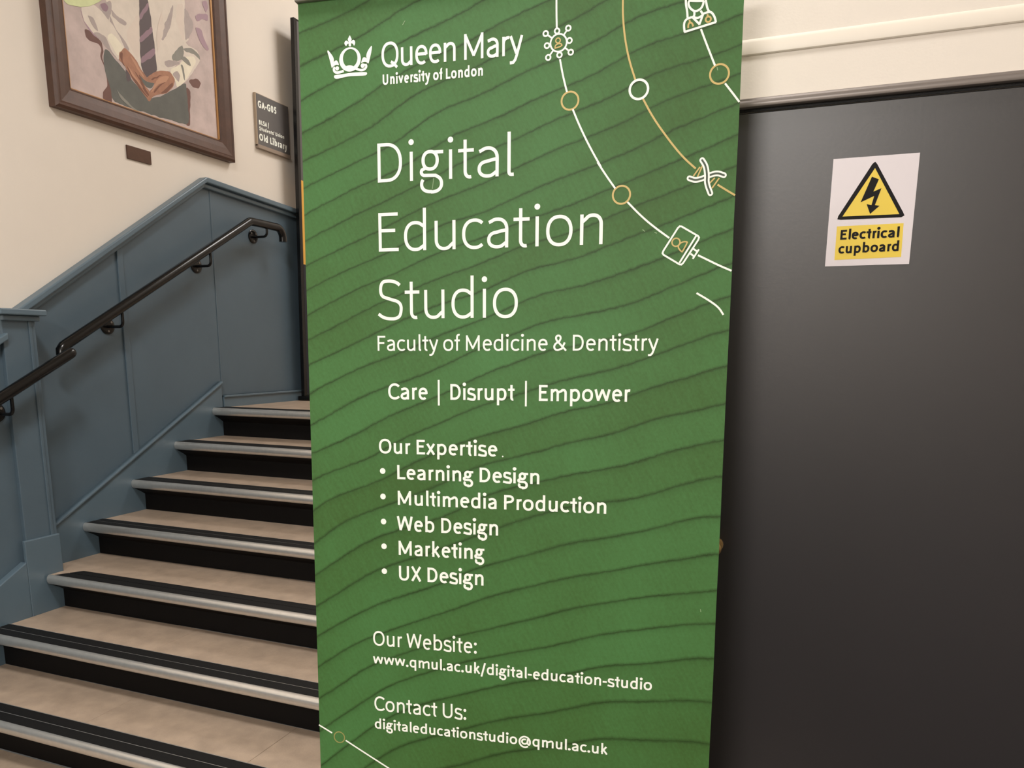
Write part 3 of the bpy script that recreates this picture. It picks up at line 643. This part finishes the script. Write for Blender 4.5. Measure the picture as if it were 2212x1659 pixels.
# ---------------------------------------------------------------- roll-up banner
yaw = 0.14339
bn = empty('roll_up_banner', (-0.5656,1.3892,0.0), 'tall green roll-up banner with leaf print and white lettering standing before the stairs', 'banner')
bn.rotation_euler = (0, 0, yaw)
hh, uu, nn = ((0.989582,0.143457,0.01218),(-0.01882,0.045016,0.998809),(0.142738,-0.988632,0.047247))
Mw = Matrix(((hh[0], -nn[0], uu[0], -0.56559), (hh[1], -nn[1], uu[1], 1.38924), (hh[2], -nn[2], uu[2], .10), (0, 0, 0, 1)))
Mb = Matrix.Translation(bn.location) @ Matrix.Rotation(yaw, 4, 'Z')
Ml = Mb.inverted() @ Mw
ed = [(-0.4245,2.1236),(0.4258,2.0456),(-0.4252,0.5211),(0.4232,0.6267)]
xa0, xa1 = ed[0][0], ed[2][0]; xb0, xb1 = ed[1][0], ed[3][0]
TOP = ed[0][1] + .0005
# leaf print
lm = bpy.data.materials.new('green_leaf_print'); lm.use_nodes = True; nt = lm.node_tree; bs = nt.nodes['Principled BSDF']
bs.inputs['Roughness'].default_value = .55; bs.inputs['Specular IOR Level'].default_value = .3
def N(t, **k):
    n = nt.nodes.new(t)
    for a, b in k.items(): setattr(n, a, b)
    return n
def mth(op, a, b=None, c=None):
    n = N('ShaderNodeMath', operation=op)
    for i, x in enumerate((a, b, c)):
        if x is None: continue
        if isinstance(x, (int, float)): n.inputs[i].default_value = x
        else: nt.links.new(x, n.inputs[i])
    return n.outputs[0]
tc = N('ShaderNodeTexCoord'); sp = N('ShaderNodeSeparateXYZ'); nt.links.new(tc.outputs['Object'], sp.inputs[0])
u = mth('DIVIDE', mth('ADD', sp.outputs['X'], .425), .85)          # 0 left .. 1 right
v = mth('SUBTRACT', TOP, sp.outputs['Z'])                          # metres below the top
def tex(scale, det, sxv=(1, 1, 1), rg=.55, rot=0):
    mp = N('ShaderNodeMapping'); mp.inputs['Scale'].default_value = sxv; mp.inputs['Rotation'].default_value = (0, rot, 0)
    if rot:
        m0 = N('ShaderNodeMapping'); m0.inputs['Rotation'].default_value = (0, rot, 0); mp.inputs['Rotation'].default_value = (0, 0, 0)
        nt.links.new(tc.outputs['Object'], m0.inputs['Vector']); nt.links.new(m0.outputs[0], mp.inputs['Vector'])
    else: nt.links.new(tc.outputs['Object'], mp.inputs['Vector'])
    n = N('ShaderNodeTexNoise'); n.inputs['Scale'].default_value = scale; n.inputs['Detail'].default_value = det; n.inputs['Roughness'].default_value = rg
    nt.links.new(mp.outputs[0], n.inputs['Vector']); return n.outputs['Fac']
mix = mth('MULTIPLY', v, .63); mixc = mth('MINIMUM', mth('MAXIMUM', mix, 0), 1)
s1 = mth('MULTIPLY', u, .30)
s2 = mth('MULTIPLY', mth('SUBTRACT', 1, mth('POWER', mth('MAXIMUM', mth('SUBTRACT', 1, u), .0001), 2.3)), .30)
S_ = mth('ADD', mth('MULTIPLY', s1, mth('SUBTRACT', 1, mixc)), mth('MULTIPLY', s2, mixc))
wob = mth('MULTIPLY', mth('SUBTRACT', tex(1.5, 2), .5), .15)
wob2 = mth('MULTIPLY', mth('SUBTRACT', tex(55, 6, rg=.8), .5), .011)
F0 = mth('ADD', mth('ADD', mth('ADD', v, S_), wob), wob2)
Fv = mth('SUBTRACT', mth('DIVIDE', F0, .056), mth('MULTIPLY', mth('POWER', mth('MAXIMUM', mth('SUBTRACT', F0, .7), 0), 2), 3.0))
ph = mth('FRACT', Fv); seg = mth('FLOOR', Fv)
# dark vein: narrow line, soft on its lower side
edge = mth('MINIMUM', mth('MULTIPLY', ph, 1), mth('MULTIPLY', mth('SUBTRACT', 1, ph), 1))
line = mth('POWER', mth('MAXIMUM', mth('SUBTRACT', 1, mth('MULTIPLY', edge, 13)), 0), 1.2)
soft = mth('POWER', mth('MAXIMUM', mth('SUBTRACT', 1, mth('MULTIPLY', ph, 3.2)), 0), 1.5)
br_ = mth('MULTIPLY', line, mth('ADD', .35, tex(14, 3)))
dark = mth('ADD', mth('MULTIPLY', br_, .80), mth('MULTIPLY', soft, .30))
wn = N('ShaderNodeTexWhiteNoise', noise_dimensions='1D'); nt.links.new(seg, wn.inputs['W'])
fine = mth('ADD', mth('MULTIPLY', tex(34, 8, (4.5, 1, .45), .8, .5), .6), mth('MULTIPLY', tex(150, 4), .4))
tone = mth('ADD', mth('ADD', mth('MULTIPLY', mth('SUBTRACT', wn.outputs['Value'], .5), .35), mth('MULTIPLY', mth('SUBTRACT', tex(2.4, 3), .5), 1.7)), mth('MULTIPLY', mth('SUBTRACT', fine, .5), 1.9))
r1 = N('ShaderNodeMix', data_type='RGBA')
r1.inputs[6].default_value = srgb(60, 93, 41); r1.inputs[7].default_value = srgb(72, 120, 66)
nt.links.new(mth('MINIMUM', mth('MAXIMUM', mth('ADD', .5, tone), 0), 1), r1.inputs[0])
r2 = N('ShaderNodeMix', data_type='RGBA'); r2.inputs[7].default_value = srgb(36, 60, 20)
nt.links.new(r1.outputs[2], r2.inputs[6]); nt.links.new(mth('MINIMUM', mth('MAXIMUM', dark, 0), 1), r2.inputs[0])
nt.links.new(r2.outputs[2], bs.inputs['Base Color'])
M['edge'] = mat('banner_film_edge', srgb(190, 205, 170), .6)
TH = .0009
g = G(); n = 24
bot = -.045
for i in range(n+1):
    t = i/n; z = TOP + (bot-TOP)*t
    w0 = xa0 + (xa1-xa0)*(TOP-z)/(TOP-ed[2][1]); w1 = xb0 + (xb1-xb0)*(TOP-z)/(TOP-ed[2][1])
    w1 += .0012*noise.noise(Vector((0, 3.3, z*9)))
    g.v += [(w0, 0, z), (w1, 0, z), (w0, TH, z), (w1, TH, z)]
for i in range(n):
    a = 4*i; b = a+4
    g.f += [(a, a+1, b+1, b), (a+2, b+2, b+3, a+3), (a, b, b+2, a+2), (a+1, a+3, b+3, b+1)]; g.m += [0, 1, 1, 1]
sheet = obj('printed_sheet', g, [lm, M['edge']], bn); sheet.matrix_local = Ml
tr = obj('top_rail', G().box(xa0-.004, xb0+.004, -.009, .009, TOP-.0005, TOP+.024), mat('grey_aluminium', srgb(150, 146, 138), .4, metal=.5), bn, bevel=.003); tr.matrix_local = Ml
al = mat('silver_casing', srgb(165, 165, 165), .35, metal=.7)
g = G().prism([(-.055, .012), (-.052, .085), (-.035, .1), (.035, .1), (.06, .08), (.065, .012)], lambda a, b, d: (d, a, b), -.435, .435)
obj('base_casing', g, al, bn, bevel=.004)
for s_ in (-1, 1):
    obj('foot', G().box(s_*.3-.02, s_*.3+.02, -.13, .1, 0, .012), al, bn, bevel=.003)
    obj('end_cap', G().prism([(-.058, .008), (-.055, .088), (-.035, .104), (.035, .104), (.063, .084), (.068, .008)], lambda a, b, d: (d, a, b), s_*.435-.004, s_*.435+.004), M['blackmetal'], bn, bevel=.002)
tp = Ml @ Vector((0, .02, TOP))
obj('support_pole', G().tube([(0, .03, .09), (tp.x, tp.y+.004, tp.z)], .007, 12), al, bn, smooth=True)
PR = -.00035
def printed(name, g, m): return obj(name, g, m, sheet, fix=False)
def lines(items, wdt):
    g = G()
    for p in items:
        V, F = [], []; ribbon(p, wdt/2, V, F); g.flat(V, F, XZ, PR)
    return g
# lettering
TX = [('Digital',-0.262,0.0157,1.778,0.0735,0.056,1.7765,False),('Education',-0.2624,0.1879,1.6453,0.0744,0.056,1.6442,False),('Studio',-0.2672,0.0254,1.5132,0.075,0.056,1.512,False),('Faculty of Medicine & Dentistry',-0.2687,0.2976,1.4494,0.03,0.08,1.4469,False),('Care',-0.2473,-0.1617,1.351,0.032,0.098,1.351,False),('|',-0.1399,-0.1359,1.3514,0.0344,0.05,1.3515,False),('Disrupt',-0.1133,0.0199,1.3511,0.0316,0.098,1.3511,False),('|',0.0411,0.0448,1.3513,0.0335,0.05,1.3513,False),('Empower',0.0691,0.2474,1.3505,0.0313,0.098,1.3506,False),('Our Expertise',-0.2699,-0.0148,1.239,0.0299,0.1,1.2388,False),('Learning Design',-0.2301,0.0719,1.1858,0.0297,0.102,1.1855,False),('Multimedia Production',-0.2298,0.2068,1.1318,0.0297,0.102,1.1313,False),('Web Design',-0.2326,-0.0127,1.0764,0.0314,0.102,1.0768,False),('Marketing',-0.2295,-0.0417,1.0245,0.0309,0.102,1.0249,False),('UX Design',-0.2296,-0.0434,0.97,0.0313,0.102,0.97,False),('Our Website:',-0.2914,-0.058,0.8213,0.0322,0.085,0.8224,False),('www.qmul.ac.uk/digital-education-studio',-0.2927,0.3063,0.7796,0.0226,0.106,0.7772,False),('Contact Us:',-0.2914,-0.0813,0.6731,0.0324,0.085,0.6734,False),('digitaleducationstudio@qmul.ac.uk',-0.2915,0.2213,0.6313,0.022,0.106,0.6309,False),('Queen Mary',-0.2499,0.032,1.9904,0.0455,0.08,1.991,True),('University of London',-0.2482,-0.0456,1.9591,0.019,0.128,1.9601,False)]
for t in TX:
    if 'Queen' in t[0]: _rc[0] = 0
    V, F = text_shapes(*t[:6], y1=t[6], single_g=t[7])
    g = G(); g.flat(V, F, XZ, PR)
    printed('lettering', g, M['white'])
for (x, z) in [(-0.2626,1.2019),(-0.2628,1.1481),(-0.2626,1.0946),(-0.2625,1.0414),(-0.2627,0.9873)]:
    g = G(); V, F = [], []; disc(x, z, .0062, V, F); g.flat(V, F, XZ, PR); printed('bullet_dot', g, M['white'])
g = G(); V, F = [], []; disc(*(-0.0037,1.2391), .0016, V, F); g.flat(V, F, XZ, PR)
printed('scuff_mark', g, M['white'])
def ringp(c, r, n=40, e=1.0): return [(c[0]+r*math.cos(2*PI*i/n), c[1]+r*e*math.sin(2*PI*i/n)) for i in range(n+1)]
LW = .0034
W_ = [chaikin(p, 2, False) for p in [[(0.0938,2.084),(0.0942,2.0573),(0.0952,2.0305)],[(0.1018,1.9769),(0.1076,1.9484),(0.1159,1.9186)],[(0.1272,1.8877),(0.1415,1.8555),(0.1618,1.8165),(0.186,1.7763),(0.1716,1.7971),(0.192,1.7669),(0.2093,1.7434)],[(0.2325,1.7182),(0.2565,1.6938),(0.2804,1.6733),(0.311,1.6509)],[(0.3637,1.6186),(0.382,1.6094),(0.4012,1.5996),(0.4244,1.5892)],[(0.3538,2.0052),(0.3628,1.9834),(0.3806,1.9424)],[(0.399,1.9116),(0.4113,1.8962),(0.4249,1.8787)],[(0.3638,1.551),(0.3848,1.5386),(0.4043,1.5249),(0.4134,1.511)],[(-0.4264,0.6241),(-0.3945,0.6085)],[(-0.3622,0.5948),(-0.322,0.5734),(-0.2527,0.5373)]]]
for p in W_: printed('orbit_line', lines([p], LW), M['white'])
Y_ = [chaikin(p, 2, False) for p in [[(0.2151,2.0718),(0.2155,2.0404),(0.2207,1.9996),(0.2292,1.9635),(0.2414,1.9291)],[(0.2555,1.897),(0.2754,1.8619),(0.3047,1.8222),(0.3299,1.7919),(0.3539,1.7703)],[(0.3934,1.7406),(0.4086,1.7307),(0.4247,1.7208)]]]
for p in Y_: printed('orbit_line', lines([p], LW), M['yellow'])
CY = [(0.1218,1.9031),(0.3888,1.9279),(0.2212,1.7314)]
for c, r in zip(CY, (.0158, .0162, .0160)): printed('ring_mark', lines([ringp(c, r)], LW), M['yellow'])
printed('ring_mark', lines([ringp((0.2479,1.9131), .0165)], .0042), M['white'])
printed('ring_mark', lines([ringp((-0.3772,0.6005), .0125)], .0024), M['dim'])
# network icon
nc = (0.0989,2.0051)
sat = [(0.0745,2.0231),(0.0958,2.0256),(0.1166,2.0285),(0.1191,2.0072),(0.1218,1.9869),(0.1009,1.984),(0.0798,1.9815),(0.0772,2.0021)]
it_ = [ringp(nc, .0152)]
for s_ in sat:
    it_.append(ringp(s_, .0044, 20)); d = Vector((nc[0]-s_[0], nc[1]-s_[1])); l = d.length; d.normalize()
    if l > .022: it_.append([(s_[0]+d.x*.0044, s_[1]+d.y*.0044), (nc[0]-d.x*.0152, nc[1]-d.y*.0152)])
printed('network_icon', lines(it_, .0030), M['white'])
pc = [(0.0978,2.0091),(0.0993,2.0014),(0.0925,1.9963),(0.1058,1.9991),(0.1034,2.0038),(0.096,2.0032),(0.0925,2.0002)]
printed('network_icon', lines([ringp(pc[0], .0042, 20), chaikin([pc[2], pc[3], pc[4], pc[5], pc[6], pc[2]], 1, False)], .0022), M['yellow'])
# monitor icon
mo = [(0.3288,1.6727),(0.3662,1.6504),(0.3348,1.601),(0.2979,1.6235)]
def rnd(q, r=.12):
    out = []; m = len(q)
    for i in range(m):
        a, b, c = q[i-1], q[i], q[(i+1) % m]
        out += [(b[0]+(a[0]-b[0])*r, b[1]+(a[1]-b[1])*r), (b[0]+(a[0]-b[0])*r*.25+(c[0]-b[0])*r*.25, b[1]+(a[1]-b[1])*r*.25+(c[1]-b[1])*r*.25), (b[0]+(c[0]-b[0])*r, b[1]+(c[1]-b[1])*r)]
    return out + [out[0]]
ml = [[(0.3591,1.6529),(0.3308,1.6058)],[(0.3547,1.6305),(0.3621,1.6252)],[(0.3503,1.6218),(0.3571,1.6165)],[(0.365,1.6289),(0.3546,1.6123)]]
printed('monitor_icon', lines([rnd(mo, .1)] + ml, .0032), M['white'])
mp_ = [(0.3234,1.6429),[(0.3428,1.643),(0.344,1.6418),(0.3355,1.6255),(0.3339,1.6259),(0.3289,1.631),(0.3274,1.6358),(0.3314,1.6413),(0.3371,1.6435)]]
printed('monitor_icon', lines([ringp(mp_[0], .0072, 24), chaikin(mp_[1] + [mp_[1][0]], 1, False)], .0025), M['yellow'])
# double helix icon
he = [chaikin(p, 3, False) for p in [[(0.3434,1.7542),(0.3539,1.7499),(0.3669,1.7526),(0.3797,1.7583),(0.3925,1.7607),(0.4038,1.7562)],[(0.3647,1.7841),(0.3716,1.7737),(0.3745,1.7571),(0.3739,1.7443),(0.3814,1.7262)]]]
printed('helix_icon', lines([[(0.3502,1.7575),(0.3614,1.7728)],[(0.3574,1.7553),(0.366,1.7758)],[(0.3788,1.7432),(0.3882,1.7527)],[(0.384,1.735),(0.3959,1.7519)]], .0026), M['yellow'])
def capped(paths, w, d, m, name):
    g = G()
    for p in paths:
        V, F = [], []; ribbon(p, w/2, V, F)
        for e in (p[0], p[-1]): disc(e[0], e[1], w/2, V, F)
        g.flat(V, F, XZ, d)
    printed(name, g, m)
for j, p in enumerate(he):
    capped([p], .0098, PR-.0002-.0003*j, M['white'], 'helix_icon')
    capped([p], .0034, PR-.0003-.0003*j, M['darkgreen'], 'helix_icon')
# doctor icon
dc = [[(0.3259,2.057),(0.3263,2.0482),(0.329,2.037),(0.33,2.0263)],[(0.3598,2.0536),(0.3611,2.0484),(0.363,2.0399),(0.3655,2.0342),(0.3675,2.0325)],[(0.3314,2.0539),(0.3438,2.0521),(0.3572,2.051)],[(0.3322,2.0538),(0.3308,2.0514),(0.3309,2.0467),(0.3347,2.0401),(0.3425,2.0346),(0.3513,2.0374),(0.3556,2.0432),(0.357,2.051)],[(0.3414,2.0343),(0.3418,2.0288),(0.3394,2.0261)],[(0.3521,2.0355),(0.3556,2.03)],[(0.341,2.0256),(0.348,2.0233),(0.3555,2.0275)],[(0.3395,2.025),(0.351,2.0133),(0.3566,2.0289)],[(0.3394,2.0261),(0.3333,2.0256),(0.3264,2.0226),(0.3238,2.0155),(0.3258,2.0028)],[(0.3556,2.0297),(0.3675,2.0325),(0.3722,2.0299),(0.377,2.0222),(0.3791,2.014)],[(0.325,2.0028),(0.3796,2.0143)]]
dd = []
for i, p in enumerate(dc): dd.append(p if i in (5, 7, 10) else chaikin(p, 2, False))
printed('doctor_icon', lines(dd, .0037), M['white'])
dy_ = [[(0.364,2.0285),(0.3651,2.0248)],[(0.3318,2.0087),(0.3316,2.0136),(0.3332,2.0172),(0.3355,2.0177),(0.3387,2.0155),(0.3404,2.0106)],[(0.3334,2.0223),(0.3345,2.0178)]]
printed('doctor_icon', lines([ringp((0.3659,2.02), .0045, 20)] + [chaikin(p, 2, False) for p in dy_], .0030), M['yellow'])
# crown emblem
g = G()
def bpoly(pts, ch=1):
    q = chaikin(pts, ch) if ch else pts
    bm = bmesh.new(); vs = [bm.verts.new((a, 0, b)) for a, b in q]; f = bm.faces.new(vs); bmesh.ops.triangulate(bm, faces=[f], ngon_method='EAR_CLIP')
    bm.verts.index_update(); b0 = len(g.v); g.v.extend([(w.co.x, PR, w.co.z) for w in bm.verts])
    for fc in bm.faces: g.f.append(tuple(b0+w.index for w in fc.verts)); g.m.append(0)
    bm.free()
for p in [[(-0.3154,2.0562),(-0.3131,2.0514),(-0.3114,2.0479),(-0.3125,2.0456),(-0.3133,2.0435),(-0.3137,2.0405),(-0.3128,2.0349),(-0.3184,2.0354),(-0.3176,2.0403),(-0.3182,2.044),(-0.3192,2.0465),(-0.32,2.0487),(-0.318,2.0519)],[(-0.3176,2.0403),(-0.3194,2.0407),(-0.3215,2.0394),(-0.3234,2.0362),(-0.3265,2.0392),(-0.3275,2.043),(-0.3249,2.0464),(-0.3213,2.0464),(-0.3186,2.0434)],[(-0.3133,2.0405),(-0.3116,2.0406),(-0.3088,2.0392),(-0.3071,2.0351),(-0.3046,2.0385),(-0.3044,2.0434),(-0.3072,2.047),(-0.3104,2.0463),(-0.3136,2.043)],[(-0.3643,2.0305),(-0.3624,2.0328),(-0.3568,2.0262),(-0.352,2.0199),(-0.35,2.0136),(-0.352,2.0088),(-0.3479,2.0119),(-0.3443,2.0125),(-0.3409,2.0079),(-0.3396,2.0022),(-0.3446,2.0042),(-0.3489,2.003),(-0.3529,2.0009),(-0.3552,1.9979),(-0.3574,2.0068),(-0.3606,2.0194)],[(-0.2689,2.0329),(-0.272,2.0314),(-0.2781,2.0246),(-0.2814,2.0176),(-0.2818,2.0127),(-0.2792,2.0095),(-0.2833,2.0122),(-0.2868,2.0135),(-0.2904,2.0104),(-0.2931,2.0021),(-0.2898,2.0039),(-0.2849,2.0047),(-0.28,2.0028),(-0.2773,1.9998),(-0.2739,2.0108),(-0.2705,2.0227)],[(-0.3509,1.9846),(-0.348,1.9853),(-0.3293,1.9859),(-0.315,1.9869),(-0.3008,1.9867),(-0.2825,1.9858),(-0.2804,1.9838),(-0.2812,1.9808),(-0.2848,1.9793),(-0.301,1.98),(-0.3188,1.9808),(-0.3331,1.9794),(-0.3439,1.9778),(-0.3489,1.9788),(-0.351,1.9815)]]:
    bpoly(p)
cr = [[(-0.3154,2.014),(-0.3155,2.0116)],[(-0.2932,2.0097),(-0.3389,2.0136)],[(-0.3149,2.0339),(-0.316,1.9892)],[(-0.3002,2.0128),(-0.331,2.0154)],[(-0.315,2.0306),(-0.3159,1.9966)]]
oc = ((cr[1][0][0]+cr[1][1][0])/2, (cr[2][0][1]+cr[2][1][1])/2); orx = (cr[1][0][0]-cr[1][1][0])/2; ory = (cr[2][0][1]-cr[2][1][1])/2
ic = ((cr[3][0][0]+cr[3][1][0])/2, (cr[4][0][1]+cr[4][1][1])/2); irx = (cr[3][0][0]-cr[3][1][0])/2; iry = (cr[4][0][1]-cr[4][1][1])/2
n = 48; b = len(g.v)
for i in range(n):
    a = 2*PI*i/n
    g.v.append((oc[0]+orx*math.cos(a), PR, oc[1]+ory*math.sin(a))); g.v.append((ic[0]+irx*math.cos(a), PR, ic[1]+iry*math.sin(a)))
for i in range(n):
    j = (i+1) % n; g.f.append((b+2*i, b+2*i+1, b+2*j+1, b+2*j)); g.m.append(0)
for p, w_ in [([(-0.3262,1.9974),(-0.3204,1.9985),(-0.3148,1.9983),(-0.3077,1.9956),(-0.3007,1.9922),(-0.2923,1.9894),(-0.2852,1.991),(-0.2814,1.9956),(-0.2836,2.0)],0.0046),([(-0.2829,1.9988),(-0.2864,1.9997)],0.003),([(-0.3299,1.9915),(-0.3378,1.9897),(-0.345,1.9891),(-0.3499,1.9919),(-0.3512,1.997),(-0.3483,1.9998)],0.0048)]:
    V, F = [], []; ribbon(chaikin(p, 2, False), w_/2, V, F); g.flat(V, F, XZ, PR)
for c, r in [((-0.2896,1.9978),0.0042),((-0.3437,1.9973),0.004)]:
    V, F = [], []; disc(c[0], c[1], r, V, F); g.flat(V, F, XZ, PR)
printed('crown_emblem', g, M['white'])
# scuffs on the print
for (a, b) in [[(-0.2006,2.0711),(-0.2054,2.0641)],[(-0.1451,1.7802),(-0.1482,1.7605)],[(0.3943,0.9515),(0.3953,0.946)],[(0.2617,1.6678),(0.2661,1.6643)],[(0.2839,1.662),(0.2882,1.6602)],[(0.3842,1.9398),(0.3853,1.9344)]]:
    g = G(); V, F = [], []; ribbon([a, b], .0006, V, F); g.flat(V, F, XZ, PR); printed('scuff_mark', g, M['scuff'])
